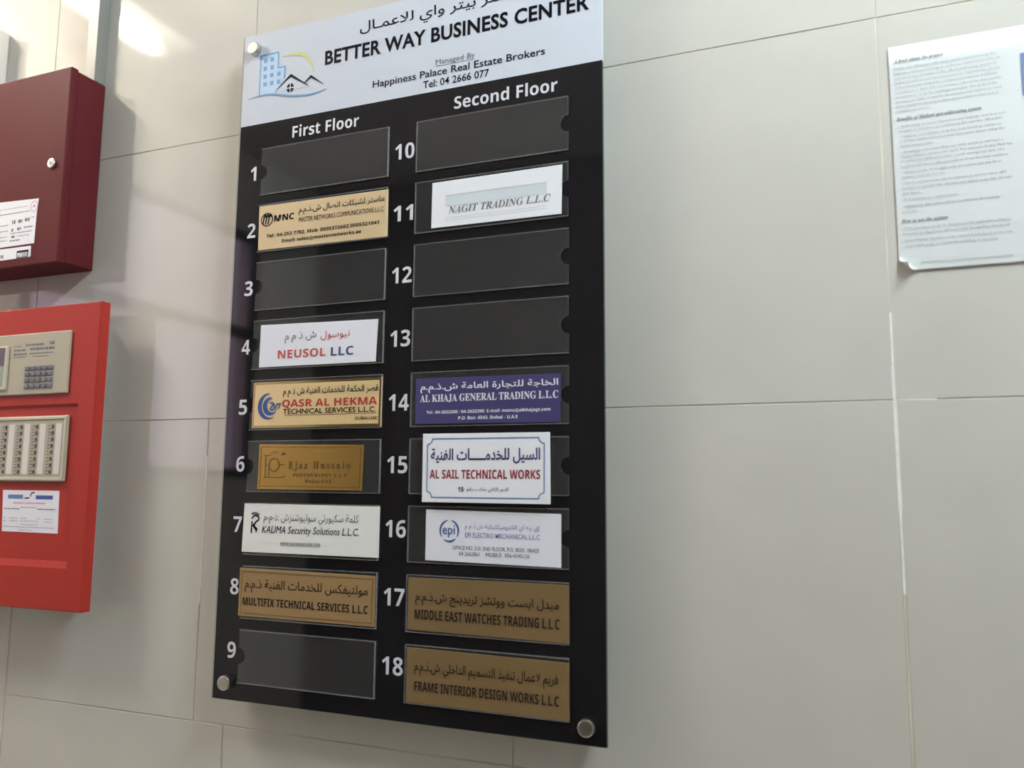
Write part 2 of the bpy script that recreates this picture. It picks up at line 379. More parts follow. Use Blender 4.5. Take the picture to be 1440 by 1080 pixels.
c = curve_pts([(-.0549, 2.1040), (-.0430, 2.1045), (-.0310, 2.1036), (-.0200, 2.1005), (-.0130, 2.0930), (-.0060, 2.0830), (-.0023, 2.0717)])
bd('sun_arc', stroke(bmesh.new(), c, taper(len(c), .0052), o), M['logo_yellow'], hd)
bm = bmesh.new(); prism
bm.faces.new([bm.verts.new((x, -.0306, z)) for x, z in ((-.0665, 2.0547), (-.0395, 2.0722), (-.0392, 2.0755), (-.0412, 2.0755))])
bm.faces.new([bm.verts.new((x, -.0306, z)) for x, z in ((-.0392, 2.0712), (-.0085, 2.0527), (-.0130, 2.0570), (-.0392, 2.0762), (-.0420, 2.0750))])
bm.faces.new([bm.verts.new((x, -.0306, z)) for x, z in ((-.0173, 2.0600), (-.0160, 2.0592), (-.0071, 2.0650), (0.0146, 2.0513), (0.0128, 2.0532), (-.0068, 2.0687), (-.0085, 2.0678))])
bd('roof_lines', bm, M['ink'], hd)
bm = bmesh.new()
for q in range(4):
    a0 = q * math.pi / 2 + .14; a1 = (q + 1) * math.pi / 2 - .14
    pts = [(-.0401 + .0010 * math.cos((a0 + a1) / 2), 2.0565 + .0010 * math.sin((a0 + a1) / 2))] + [(-.0401 + .0060 * math.cos(a0 + (a1 - a0) * k / 6), 2.0565 + .0066 * math.sin(a0 + (a1 - a0) * k / 6)) for k in range(7)]
    flat(bm, pts, o)
bd('round_window', bm, M['ink'], hd)
bd('house_fill', flat(bmesh.new(), [(-.0655, 2.0530), (-.010, 2.0530), (-.0392, 2.0730)], .03035), M['header'], hd)
c = curve_pts([(-.1102, 2.0513), (-.0892, 2.0537), (-.0684, 2.0520), (-.0396, 2.0450), (-.0115, 2.0412), (.0080, 2.0428), (.0202, 2.0455)])
bd('wave_line', stroke(bmesh.new(), c, taper(len(c), .0028, .12), .03065), M['logo_blue'], hd)

lettering('Second Floor', (0.2071, 0.3415, 1.9844, 2.0001), .0304, M['white_vinyl'], BD, 'floor_heading', kind='bold')
lettering('First Floor', (-0.0334, 0.0704, 1.9843, 2.0002), .0304, M['white_vinyl'], BD, 'floor_heading', kind='bold')
PT, PP, PW, PH = 1.9752, 0.0796, 0.1990, 0.0659
NT, NP = 1.9772, 0.07995
off = {1: .0353, 2: .0358, 3: .0357, 4: .0356, 5: .0355, 6: .0301, 7: .0278, 8: .0266, 9: .0256, 10: .0371, 11: .0381, 12: .0376, 13: .0371, 14: .0362, 15: .0314, 16: .0275, 17: .0270, 18: .0256}
for n in range(1, 19):
    row = (n - 1) % 9; zc = NT - row * NP - off[n]
    if n < 10: rect = (-.1004 + (.001 if n == 1 else 0), -.0870 if n > 1 else -.0900, zc - .0099, zc + .0099)
    else: rect = (.1253, .1530, zc - .0101, zc + .0101)
    lettering(str(n), rect, .0304, M['white_vinyl'], BD, 'slot_numeral', kind='bold')
# clear pockets: a front sheet with a thumb notch, glued on strips at top, bottom and inner end
def make_pocket(side):
    w2, h = PW, PH; r = .0098; pts = []
    if side < 0:      # open end and notch on the left
        pts = [(0, 0), (w2, 0), (w2, h), (0, h)] + [(r * math.sin(math.pi * k / 14), h / 2 + r * math.cos(math.pi * k / 14)) for k in range(15)]
    else:
        pts = [(0, 0), (w2, 0)] + [(w2 - r * math.sin(math.pi * k / 14), h / 2 - r * math.cos(math.pi * k / 14)) for k in range(15)] + [(w2, h), (0, h)]
    sheet = prism(bmesh.new(), pts, .0027, .0037)
    for f in sheet.faces:
        if abs(f.normal.y) < .5: f.material_index = 1
    sheet.normal_update()
    for f in sheet.faces: f.material_index = 1 if abs(f.normal.y) < .5 else 0
    rim = bmesh.new(); t = .0010
    box(rim, 0, w2, -.0027, -.0002, 0, t); box(rim, 0, w2, -.0027, -.0002, h - t, h)
    if side < 0: box(rim, w2 - t, w2, -.0027, -.0002, t, h - t)
    else: box(rim, 0, t, -.0027, -.0002, t, h - t)
    back = prism(bmesh.new(), pts, .0002, .0006)
    return sheet, rim, back
protos = {}
for n in range(1, 19):
    side = -1 if n < 10 else 1
    x = -.0822 if n < 10 else .1562; z = PT - ((n - 1) % 9) * PP - PH
    if side not in protos:
        s_, r_, k_ = make_pocket(side)
        a = obj('slot_pocket', s_, [M['pocket'], M['rim']]); b = obj('pocket_rim', r_, M['rim']); b.parent = a
        c = obj('pocket_haze_back', k_, M['pocket_haze_back']); c.parent = a
        protos[side] = (a, b, c)
    else:
        a0, b0, c0 = protos[side]; a = a0.copy(); COL.objects.link(a); b = b0.copy(); COL.objects.link(b); b.parent = a
        c = c0.copy(); COL.objects.link(c); c.parent = a
    a.location = (x, -.0300, z); a.parent = BD; a.matrix_parent_inverse = Matrix.Translation(-BD.location)
for cx, cz in ((-.1000, 2.1225), (.3745, 2.1225), (-.0985, 1.2720), (.3750, 1.2700)):
    cp = bd('standoff_cap', cyl(bmesh.new(), cx, cz, .0092, .0303, .0385, 32, .0014), M['steel'], smooth=False)
    bd('standoff_barrel', cyl(bmesh.new(), cx, cz, .0080, .0002, .0240, 24), M['steel'], cp)

# ------------------------------------------------------------------ nameplates in the slots
PL = .0318      # front face of a plate resting in its pocket
def plate(label, q, m, th=.0010, front=PL, bevel=0.0002, cat='nameplate'):
    """q: TL, TR, BR, BL corners on the wall plane"""
    pts = [q[3], q[2], q[1], q[0]]
    bm = prism(bmesh.new(), pts, front - th, front)
    if bevel: bmesh.ops.bevel(bm, geom=[e for e in bm.edges if all(abs(v.co.y + front) < 1e-5 for v in e.verts)], offset=bevel, segments=1, affect='EDGES')
    p = obj('nameplate', bm, m if isinstance(m, list) else [m])
    return tag(p, label, cat, 'nameplates in the slots of the directory board')
IO = .0321
def put(*a, **k):
    k.setdefault('res', 2); return lettering(*a, **k)
def frame_line(q, inset, width, out, m, parent, name='engraved_border'):
    (ax, az), (bx, bz), (cx, cz), (dx, dz) = q
    pts = [(dx + inset, dz + inset), (cx - inset, cz + inset), (bx - inset, bz - inset), (ax + inset, az - inset)]
    return under(obj(name, stroke(bmesh.new(), pts, width, out, True), m), parent)

q = [(-.0811, 1.8938), (.1175, 1.8925), (.1180, 1.8312), (-.0802, 1.8325)]
p = plate('pale gold nameplate with black round emblem and phone numbers, in slot 2', q, M['gold_pale'])
put('ماستر لشبكات اتصال ش.ذ.م.م', (-.0170, .1126, 1.8738, 1.8858), IO, M['ink'], p, 'arabic_lettering', ar=True, offset=.004)
put('MASTER NETWORKS COMMUNICATIONS L.L.C', (-.0160, .1119, 1.8645, 1.8708), IO, M['ink'], p)
put('MNC', (-.0556, -.0238, 1.8698, 1.8784), IO, M['ink'], p, kind='bold', offset=.01)
bm = bmesh.new()
ex, ez, rx, rz = -.0674, 1.8737, .0092, .0087
stroke(bm, [(ex + rx * math.cos(a * math.pi / 12), ez + rz * math.sin(a * math.pi / 12)) for a in range(24)], .0014, IO, True)
for k in (-1, 0, 1):
    stroke(bm, curve_pts([(ex + k * .0042 - .0022, ez - .0066), (ex + k * .0042 - .0004, ez + .0040), (ex + k * .0042 + .0016, ez + .0066), (ex + k * .0042 + .0024, ez + .0030)], 4), .0020, IO)
under(obj('round_emblem', bm, M['ink']), p)
put('Tel.: 04-253 7782, Mob: 0505372662,0505321041', (-.0670, .1055, 1.8486, 1.8532), IO, M['ink'], p, kind='bold')
put('Email: sales@masternetworks.ae', (-.0417, .0800, 1.8395, 1.8440), IO, M['ink'], p, kind='bold')

q = [(-.0696, 1.7298), (.1082, 1.7262), (.1061, 1.6730), (-.0700, 1.6733)]
p = plate('white paper card with red and dark blue lettering, in slot 4', q, M['paper_lilac'], .0003)
put('نيوسول', (.0247, .0679, 1.7042, 1.7163), IO, M['orange_red_ink'], p, 'arabic_lettering', ar=True, offset=.0)
put('ش ذ م م', (-.0305, .0181, 1.7030, 1.7171), IO, M['ink_soft'], p, 'arabic_lettering', ar=True)
put('NEUSOL', (-.0404, .0328, 1.6838, 1.6943), IO, M['orange_red_ink'], p, kind='bold')
put('LLC', (.0407, .0739, 1.6833, 1.6943), IO, M['slate_ink'], p, kind='bold')

q = [(-.0768, 1.6535), (.1150, 1.6529), (.1146, 1.5927), (-.0773, 1.5937)]
p = plate('bright gold nameplate with blue swirl emblem and red lettering, in slot 5', q, [M['gold_bevel']], .0014, PL, 0)
fq = [(q[0][0] + .0035, q[0][1] - .0035), (q[1][0] - .0025, q[1][1] - .0030), (q[2][0] - .0025, q[2][1] + .0035), (q[3][0] + .0035, q[3][1] + .0030)]
under(obj('gold_face', prism(bmesh.new(), [fq[3], fq[2], fq[1], fq[0]], PL - .0001, PL + .0002), M['gold_bright']), p)
put('قصر الحكمة للخدمات الفنية ش ذ م م', (-.0295, .1112, 1.6322, 1.6450), IO + .0002, M['ink'], p, 'arabic_lettering', ar=True, offset=.008)
put('QASR AL HEKMA', (-.0302, .1100, 1.6200, 1.6292), IO + .0002, M['red_ink'], p, kind='bold')
put('TECHNICAL SERVICES L.L.C.', (-.0284, .1086, 1.6108, 1.6174), IO + .0002, M['ink'], p, offset=.01)
under(obj('underline', stroke(bmesh.new(), [(-.0256, 1.6092), (.1098, 1.6092)], .0005, IO + .0002), M['ink']), p)
put('DUBAI-UAE', (.0798, .1104, 1.6012, 1.6052), IO + .0002, M['ink'], p, offset=.006)
bm = bmesh.new(); cx, cz = -.0520, 1.6215
def crescent(bm, cx, cz, r, dx, dz, a0, a1, out, k=14, s=.9):
    A = [(cx + r * math.cos(a0 + (a1 - a0) * i / k), cz + r * 1.05 * math.sin(a0 + (a1 - a0) * i / k)) for i in range(k + 1)]
    Bp = [(cx + dx + r * s * math.cos(a0 + (a1 - a0) * i / k), cz + dz + r * 1.05 * s * math.sin(a0 + (a1 - a0) * i / k)) for i in range(k + 1)]
    va = [bm.verts.new((x, -out, z)) for x, z in A]; vb = [bm.verts.new((x, -out, z)) for x, z in Bp]
    for i in range(k): bm.faces.new((va[i], va[i + 1], vb[i + 1], vb[i]))
crescent(bm, cx, cz, .0165, .0045, .0008, math.pi * .52, math.pi * 1.72, IO + .0002)
crescent(bm, cx + .003, cz, .0115, .0040, .001, math.pi * .50, math.pi * 1.75, IO + .0002, s=.75)
stroke(bm, curve_pts([(-.0500, 1.6260), (-.0440, 1.6250), (-.0485, 1.6180), (-.0440, 1.6165)], 5), .0022, IO + .0002)
stroke(bm, [(-.0440, 1.6160), (-.0425, 1.6240), (-.0405, 1.6170), (-.0385, 1.6240)], .0020, IO + .0002)
stroke(bm, [(-.0390, 1.6240), (-.0330, 1.6245), (-.0365, 1.6175)], .0020, IO + .0002)
under(obj('swirl_emblem', bm, M['blue_ink']), p)
# the thin end strip of a second plate shows behind it
b2 = B(.1140, .1162, .0302, .0310, 1.5925, 1.6535); tag(obj('backing_plate', b2, M['gold_bright']), 'thin gold strip showing at the right end of the slot 5 plate', 'nameplate')

q = [(-.0634, 1.5727), (.0926, 1.5704), (.0917, 1.5145), (-.0640, 1.5152)]
p = plate('shiny brushed gold nameplate with engraved camera emblem, in slot 6', q, M['gold_brushed'])
me = p.data
frame_line(q, .0036, .0006, IO, M['engrave'], p)
put('Ejaz Hussain', (-.0167, .0748, 1.5410, 1.5500), IO, M['engrave'], p, kind='serif', space=1.35)
put('PHOTOGRAPHY L.L.C', (-.0095, .0703, 1.5312, 1.5350), IO, M['engrave'], p, kind='serif', space=1.4)
put('Dubai-UAE', (.0091, .0483, 1.5235, 1.5275), IO, M['engrave'], p, kind='serif', space=1.3)
bm = bmesh.new()
stroke(bm, [(-.0552, 1.5580), (-.0440, 1.5580)], .0008, IO); stroke(bm, [(-.0525, 1.5580), (-.0525, 1.5300)], .0010, IO); stroke(bm, [(-.0550, 1.5300), (-.0250, 1.5300), (-.0215, 1.5320)], .0009, IO)
stroke(bm, [(-.0470, 1.5300), (-.0470, 1.5420)], .0009, IO); stroke(bm, [(-.0525, 1.5450), (-.0480, 1.5450)], .0008, IO); stroke(bm, [(-.0310, 1.5460), (-.0230, 1.5460)], .0009, IO)
stroke(bm, [(-.0390 + .0082 * math.cos(a * math.pi / 12), 1.5460 + .0086 * math.sin(a * math.pi / 12)) for a in range(24)], .0009, IO, True)
stroke(bm, [(-.0390 + .0066 * math.cos(a * math.pi / 12), 1.5460 + .0070 * math.sin(a * math.pi / 12)) for a in range(24)], .0004, IO, True)
stroke(bm, curve_pts([(-.0440, 1.5600), (-.0390, 1.5625), (-.0330, 1.5610)], 5), .0006, IO)
flat(bm, [(-.0290, 1.5585), (-.0215, 1.5585), (-.0250, 1.5622)], IO)
under(obj('camera_emblem', bm, M['engrave']), p)

q = [(-.0828, 1.4964), (.1174, 1.4957), (.1173, 1.4351), (-.0842, 1.4351)]
p = plate('greyish white nameplate with italic black lettering and web address, in slot 7', q, M['paper_grey'])
put('كلمة سكيورتي سوليوشنزش :ذ-م-م', (-.0515, .0889, 1.4706, 1.4852), IO, M['ink_soft'], p, 'arabic_lettering', ar=True)
put('KALIMA Security Solutions L.L.C.', (-.0535, .0894, 1.4600, 1.4688), IO, M['ink'], p, offset=.001, shear=.22)
put('WWW.KALIMASECURE.COM', (-.0246, .0349, 1.4456, 1.4492), IO, M['ink_soft'], p, kind='bold')
under(obj('underline', stroke(bmesh.new(), [(-.0246, 1.4448), (.0349, 1.4448)], .0004, IO), M['ink_soft']), p)
bm = bmesh.new()
stroke(bm, [(-.0700, 1.4590), (-.0694, 1.4740)], .0020, IO); stroke(bm, [(-.0625, 1.4595), (-.0620, 1.4640), (-.0672, 1.4690), (-.0610, 1.4755)], [.0005, .0035, .0028, .0016], IO)
stroke(bm, curve_pts([(-.0700, 1.4775), (-.0650, 1.4815), (-.0590, 1.4790), (-.0605, 1.4740)], 5), .0018, IO)
under(obj('monogram_emblem', bm, M['ink']), p)
bm = bmesh.new(); stroke(bm, curve_pts([(-.0705, 1.4835), (-.0640, 1.4842), (-.0585, 1.4822)], 5), .0030, IO)
under(obj('emblem_shading', bm, M['ink_soft']), p)

q = [(-.0853, 1.4146), (.1143, 1.4136), (.1140, 1.3548), (-.0850, 1.3551)]
p = plate('tan gold nameplate with thin engraved border line, in slot 8', q, M['gold_tan'])
frame_line(q, .0038, .0006, IO, M['engrave'], p)
put('مولتيفكس للخدمات الفنية ذ.م.م', (-.0763, .1042, 1.3850, 1.4020), IO, M['dark_brown_ink'], p, 'arabic_lettering', ar=True, offset=.003)
put('MULTIFIX TECHNICAL SERVICES L.L.C', (-.0784, .1049, 1.3690, 1.3785), IO, M['dark_brown_ink'], p, kind='bold')

q = [(.1798, 1.8922), (.3479, 1.8926), (.3469, 1.8335), (.1793, 1.8345)]
p = plate('white card with italic grey lettering under a pale blue bar, in slot 11', q, M['paper'], .0004)
under(obj('pale_bar', flat(bmesh.new(), [(.1985, 1.8600), (.3292, 1.8600), (.3292, 1.8735), (.1985, 1.8735)], IO - .0001), M['pale_fill']), p)
bm = bmesh.new(); stroke(bm, [(.1985, 1.8735), (.3292, 1.8735)], .0006, IO); stroke(bm, [(.1985, 1.8452), (.3292, 1.8452)], .0003, IO); stroke(bm, [(.1985, 1.8420), (.3292, 1.8420)], .0003, IO)
under(obj('thin_line', bm, M['smudge']), p)
put('NAGIT TRADING L.L.C', (.2024, .3335, 1.8505, 1.8590), IO, M['ink_soft'], p, kind='bolditalic')

q = [(.1627, 1.6491), (.3461, 1.6480), (.3454, 1.5931), (.1631, 1.5945)]
p = plate('navy blue card with white lettering, in slot 14', q, M['navy_card'], .0004)
wv = M['paper']
put('الخاجة للتجارة العامة ش.ذ.م.م', (.1694, .3431, 1.6310, 1.6428), IO, wv, p, 'arabic_lettering', ar=True, offset=.016)
put('AL KHAJA GENERAL TRADING L.L.C', (.1692, .3431, 1.6205, 1.6289), IO, wv, p, kind='serif', offset=.003)
put('Tel.: 04-2622280 / 04-2622290, E-mail: manu@alkhajagt.com', (.1780, .3339, 1.6062, 1.6097), IO, wv, p, kind='bold')
put('P.O. Box: 4543, Dubai - U.A.E', (.2201, .2944, 1.5985, 1.6023), IO, wv, p, kind='bold')

q = [(.1765, 1.5822), (.3347, 1.5817), (.3354, 1.5021), (.1767, 1.5023)]
p = plate('white card with blue notched border and dark red lettering, over slot 15', q, M['card_white'], .0015, .0368)
p['group'] = 'nameplates in the slots of the directory board'
x0, x1, z0, z1, c, e = .1829, .3283, 1.5080, 1.5760, .0066, .0371
bm = bmesh.new()
pts = []
for (kx, kz, sx, sz, a0) in ((x0, z0, 1, 1, 0), (x1, z0, -1, 1, 1), (x1, z1, -1, -1, 2), (x0, z1, 1, -1, 3)):
    arc = [(kx + sx * c * math.cos(t * math.pi / 8), kz + sz * c * math.sin(t * math.pi / 8)) for t in range(5)]
    if a0 in (0, 2): arc = arc[::-1]
    pts += arc
stroke(bm, pts, .0012, e, True)
under(obj('border_line', bm, M['border_blue']), p)
put('السيل للخدمـــــات الفنية', (.1876, .3236, 1.5470, 1.5648), e, M['navy_ink'], p, 'arabic_lettering', ar=True, offset=.016)
put('AL SAIL TECHNICAL WORKS', (.1865, .3237, 1.5298, 1.5398), e, M['dark_red_ink'], p, kind='bold')
put('الدور الثاني مكتب رقم -', (.2310, .2856, 1.5140, 1.5200), e, M['ink'], p, 'arabic_lettering', ar=True)
put('15', (.2235, .2305, 1.5150, 1.5202), e, M['ink'], p, kind='bold')

q = [(.1800, 1.4936), (.3464, 1.4915), (.3464, 1.4334), (.1800, 1.4350)]
p = plate('white paper card with violet lettering and ring emblem, in slot 16', q, M['paper_lilac'], .0003)
bm = bmesh.new(); cx, cz = .2106, 1.4697
for a0, a1 in ((100, 215), (235, 315), (-35, 78)):
    pts = [(cx + .0116 * math.cos(math.radians(a0 + (a1 - a0) * k / 12)), cz + .0121 * math.sin(math.radians(a0 + (a1 - a0) * k / 12))) for k in range(13)]
    stroke(bm, pts, taper(13, .0022, .3), IO)
under(obj('ring_emblem', bm, M['blue_ink']), p)
put('epi', (.2020, .2178, 1.4658, 1.4768), IO, M['blue_ink'], p, offset=.004)
put('إي بيه آي الكتروميكانيكية ش ذ م م', (.2304, .3212, 1.4705, 1.4790), IO, M['violet_ink'], p, 'arabic_lettering', ar=True)
put('EPI ELECTRO MECHANICAL L.L.C', (.2310, .3217, 1.4628, 1.4682), IO, M['violet_ink'], p, offset=.002)
put('OFFICE NO. 210, 2ND FLOOR, P.O. BOX: 186425', (.2150, .3207, 1.4487, 1.4530), IO, M['ink_soft'], p, offset=.001)
put('04 2662861    MOBILE:  056-4345136', (.2235, .3098, 1.4422, 1.4464), IO, M['ink_soft'], p, offset=.001)

q = [(.1584, 1.4146), (.3553, 1.4155), (.3555, 1.3538), (.1584, 1.3549)]
p = plate('dull gold nameplate with dark lettering, in slot 17 above the lowest one', q, M['gold_dull'])
put('ميدل ايست ووتشز تريدينج ش.ذ.م.م', (.1684, .3439, 1.3838, 1.3985), IO, M['ink'], p, 'arabic_lettering', ar=True, offset=.003)
put('MIDDLE EAST WATCHES TRADING L.L.C', (.1680, .3446, 1.3678, 1.3785), IO, M['dark_brown_ink'], p, kind='bold')
q = [(.1584, 1.3350), (.3552, 1.3335), (.3554, 1.2739), (.1584, 1.2740)]
p = plate('dull gold nameplate with dark lettering, in slot 18 at the bottom', q, M['gold_dull'])
put('فريم لاعمال تنفيذ التسميم الداخلي ش.ذ.م.م', (.1689, .3428, 1.3045, 1.3205), IO, M['ink'], p, 'arabic_lettering', ar=True, offset=.003)
put('FRAME INTERIOR DESIGN WORKS L.L.C', (.1694, .3439, 1.2876, 1.2980), IO, M['dark_brown_ink'], p, kind='bold')

# ------------------------------------------------------------------ printed notice on the right
def sheet_with_curl():
    bm = bmesh.new(); x0, x1, z0, z1 = .6972, .9900, 1.7410, 1.9825
    A = Vector((.6972, 1.7560)); Bq = Vector((.7136, 1.7410)); d = (Bq - A).normalized(); n = Vector((d.y, -d.x))
    if n.dot(Vector((x0, z0)) - A) < 0: n = -n
    xs = [x0 + .0208 * i / 13 for i in range(14)] + [x0 + .0208 + (x1 - x0 - .0208) * i / 10 for i in range(1, 11)]
    zs = [z0 + .0208 * i / 13 for i in range(14)] + [z0 + .0208 + (z1 - z0 - .0208) * i / 10 for i in range(1, 11)]
    R = .0048; V = []
    for z in zs:
        row = []
        for x in xs:
            pt = Vector((x, z)); s = (pt - A).dot(n) + .002; out = .0012 + .0006 * math.sin((z - z0) * 14) * math.sin((x - x0) * 10)
            if s > 0:
                a = s / R; pt = pt - n * s + n * (R * math.sin(a)); out += R * (1 - math.cos(a))
            row.append(bm.verts.new((pt.x, -out, pt.y)))
        V.append(row)
    for j in range(len(zs) - 1):
        for i in range(len(xs) - 1): bm.faces.new((V[j][i], V[j][i + 1], V[j + 1][i + 1], V[j + 1][i]))
    return bm
nt = obj('notice_sheet', sheet_with_curl(), M['notice'], smooth=True)
tag(nt, 'white printed notice sheet with curled lower left corner taped to the tiles', 'notice')
sol = nt.modifiers.new('thickness', 'SOLIDIFY'); sol.thickness = .00025; sol.offset = 0
NO = .0021
def para(lines, m, kind='sans', offset=0.0, h=.0030):
    for s, x0, x1, zb in lines:
        lettering(s, (x0, x1, zb - .0004, zb - .0004 + h), NO, m, nt, 'printed_line', kind=kind, offset=offset, res=1)
para([('A brief about the project', .7021, .7481, 1.9645), ('Benefits of Makani geo-addressing system', .7020, .7792, 1.9010), ('How to use the system', .7015, .7436, 1.7918)], M['ink_soft'], 'bolditalic', .01, .0036)
body = ['Makani, the official geo addressing system implemented by the', 'Highways, roads and buildings are Dubai as a replacement of the old', 'system in use. It is part of the official addressing system in', 'Dubai and will be used by all government departments, private',
        'and commercial companies, residents and visitors. A Makani', 'consists of 10 digits that is a location code of the entry points', 'of entrances of all the buildings in Dubai. The goal of the', 'project is to make it easy for all residents and visitors to reach',
        'their destinations by using modern system which is smart and of', 'navigational service']
para([(s, .7022 + .00003 * i, .7327 if i == 9 else .7945 + (.0035 if i % 2 else 0), 1.9570 - .00517 * i) for i, s in enumerate(body)], M['ink_faint'], h=.0025)
para([('- Addressing does not depend on any language and does not', .7035, .7994, 1.8936), ('   require local names or numbering the emirate. All public', .7042, .7966, 1.8887), ('- Uniform coordinates of all the main building entrances', .7039, .7954, 1.8827),
      ('   in Dubai, delivered from points have been drawn using the', .7042, .7976, 1.8778), ('   latest technologies', .7044, .7344, 1.8724), ('- A building with more than one main entrance will have a', .7046, .7961, 1.8661),
      ('   unique Makani number for each. For example Dubai Mall has', .7043, .8034, 1.8611), ('   11 addresses with more than 1 post emergency exits of a', .7045, .7964, 1.8562), ('   hospital will have a different address from the main entrance', .7043, .7994, 1.8505),
      ('- Simply consist of 10 digits only, you cannot get any floor', .7044, .7931, 1.8442), ('   numbers and the lot size', .7042, .7434, 1.8391), ('- Can be converted to any coordinates to use for other GPS', .7039, .7967, 1.8326),
      ('   navigation systems like Garmin and digital maps like Google', .7041, .8014, 1.8271), ('   and Apple', .7038, .7202, 1.8217), ('- It is accurate to 1 square metre', .7031, .7541, 1.8152), ('- Makani 10 digit plates will be installed in all buildings', .7032, .7902, 1.8082),
      ('   in Dubai', .7034, .7165, 1.8024), ('- First you have to go to download the application Makani', .7016, .7981, 1.7845), ('   Dubai from AppStore (iPhone) and GooglePlay (Android)', .7027, .7969, 1.7792),
      ('- Enter Makani Number in the search field placed at the top', .7015, .7982, 1.7721), ('   of the main page to locate the building on the map', .7035, .7857, 1.7666)], M['ink_faint'], h=.0024)
under(obj('footer_line', stroke(bmesh.new(), [(.7175, 1.7489), (.7984, 1.7487)], .0006, NO), M['ink_faint']), nt)
under(obj('printed_picture', flat(bmesh.new(), [(.8152, 1.9084), (.9400, 1.9084), (.9400, 1.9530), (.8156, 1.9530)], NO), M['pic_blue']), nt)

# ------------------------------------------------------------------ upper maroon cabinet
def marks(rows, out, m, parent, name='printed_line', seed=1, h=.0010):
    """illegible small print: short dashes"""
    rnd = random.Random(seed); bm = bmesh.new()
    for x0, x1, z, hh in rows:
        x = x0
        while x < x1 - .001:
            l = min(rnd.uniform(.002, .007), x1 - x)
            flat(bm, [(x, z - hh / 2), (x + l, z - hh / 2), (x + l, z + hh / 2), (x, z + hh / 2)], out); x += l + rnd.uniform(.0008, .0016)
    return under(obj(name, bm, m), parent)
C1 = empty('alarm_cabinet', (-.57, 0, 1.842), 'dark maroon metal wall cabinet with small round lock, upper of the two', 'cabinet')
def c1(name, bm, m, parent=None, **k): return under(obj(name, bm, m, **k), parent or C1)
c1('body', B(-.7195, -.4142, .0004, .0496, 1.8420, 2.1400, .0015), M['maroon'])
dr = c1('door', B(-.7200, -.4142, .0495, .0620, 1.8400, 2.1430, .0022, 2), M['maroon'])
lk = c1('lock', cyl(bmesh.new(), -.4394, 1.9935, .0075, .0618, .0655, 24, .0010), M['steel'], dr)
bm = bmesh.new(); cyl(bm, -.4394, 1.9935, .0036, .0655, .0662, 16)
c1('lock_core', bm, M['steel'], dr)
c1('keyhole', B(-.4400, -.4388, .0661, .0665, 1.9912, 1.9958), M['key_hole'], dr)
# papers stuck on the door
st = obj('sticker', prism(bmesh.new(), [(-.5900, 1.8735), (-.4646, 1.8737), (-.4638, 1.9195), (-.4618, 1.9424), (-.5900, 1.9475)], .0622, .0626), M['paper'])
tag(st, 'white inspection sticker with red round stamp on the maroon cabinet door', 'sticker')
marks([(-.586, -.478, 1.9250, .0011), (-.586, -.480, 1.9330, .0006), (-.586, -.522, 1.9075, .0012), (-.514, -.506, 1.9110, .006), (-.501, -.492, 1.9110, .005), (-.487, -.477, 1.9120, .005), (-.474, -.466, 1.9145, .0008),
       (-.586, -.522, 1.8985, .0012), (-.514, -.510, 1.8985, .005), (-.502, -.494, 1.8995, .004), (-.488, -.470, 1.9005, .002), (-.516, -.470, 1.8935, .0012), (-.586, -.522, 1.8895, .0010), (-.513, -.506, 1.8880, .0035),
       (-.500, -.476, 1.8880, .0010), (-.586, -.522, 1.8835, .0010), (-.516, -.494, 1.8820, .0018)], .0628, M['ink_soft'], st, seed=3)
bm = bmesh.new(); stroke(bm, [(-.4700 + .0070 * math.cos(a * math.pi / 10), 1.9310 + .0082 * math.sin(a * math.pi / 10)) for a in range(20)], .0009, .0628, True)
stroke(bm, [(-.4725, 1.9300), (-.4700, 1.9325), (-.4675, 1.9300)], .0018, .0628); under(obj('round_stamp', bm, M['pale_red_ink']), st)
s2 = obj('sticker', prism(bmesh.new(), [(-.5900, 1.8532), (-.4712, 1.8534), (-.4698, 1.8545), (-.4702, 1.8695), (-.4716, 1.8706), (-.5900, 1.8712)], .0622, .0626), M['paper'])
tag(s2, 'small white label strip with black box mark, under the inspection sticker', 'sticker')
bm = bmesh.new(); flat(bm, [(-.4992, 1.8538), (-.4745, 1.8538), (-.4741, 1.8650), (-.4985, 1.8650)], .0628); under(obj('black_box_mark', bm, M['ink']), s2)
under(obj('box_mark_field', flat(bmesh.new(), [(-.4975, 1.8548), (-.4757, 1.8548), (-.4757, 1.8618), (-.4975, 1.8618)], .0630), M['smudge']), s2)
under(obj('tick_field', flat(bmesh.new(), [(-.4970, 1.8550), (-.4875, 1.8550), (-.4875, 1.8610), (-.4970, 1.8610)], .0631), M['paper']), s2)
under(obj('tick_mark', stroke(bmesh.new(), [(-.4955, 1.8580), (-.4935, 1.8558), (-.4890, 1.8605)], .0010, .0633), M['ink']), s2)
marks([(-.545, -.5270, 1.8590, .005)], .0628, M['ink_soft'], s2, seed=5)

# ------------------------------------------------------------------ lower red alarm panel
C2 = empty('fire_alarm_panel', (-.57, 0, 1.345), 'bright red fire alarm panel with keypad and indicator columns, below the maroon cabinet', 'alarm panel')
def c2(name, bm, m, parent=None, **k): return under(obj(name, bm, m, **k), parent or C2)
c2('back_box', B(-.7900, -.3710, .0004, .0355, 1.3600, 1.7650), M['grey_box'])
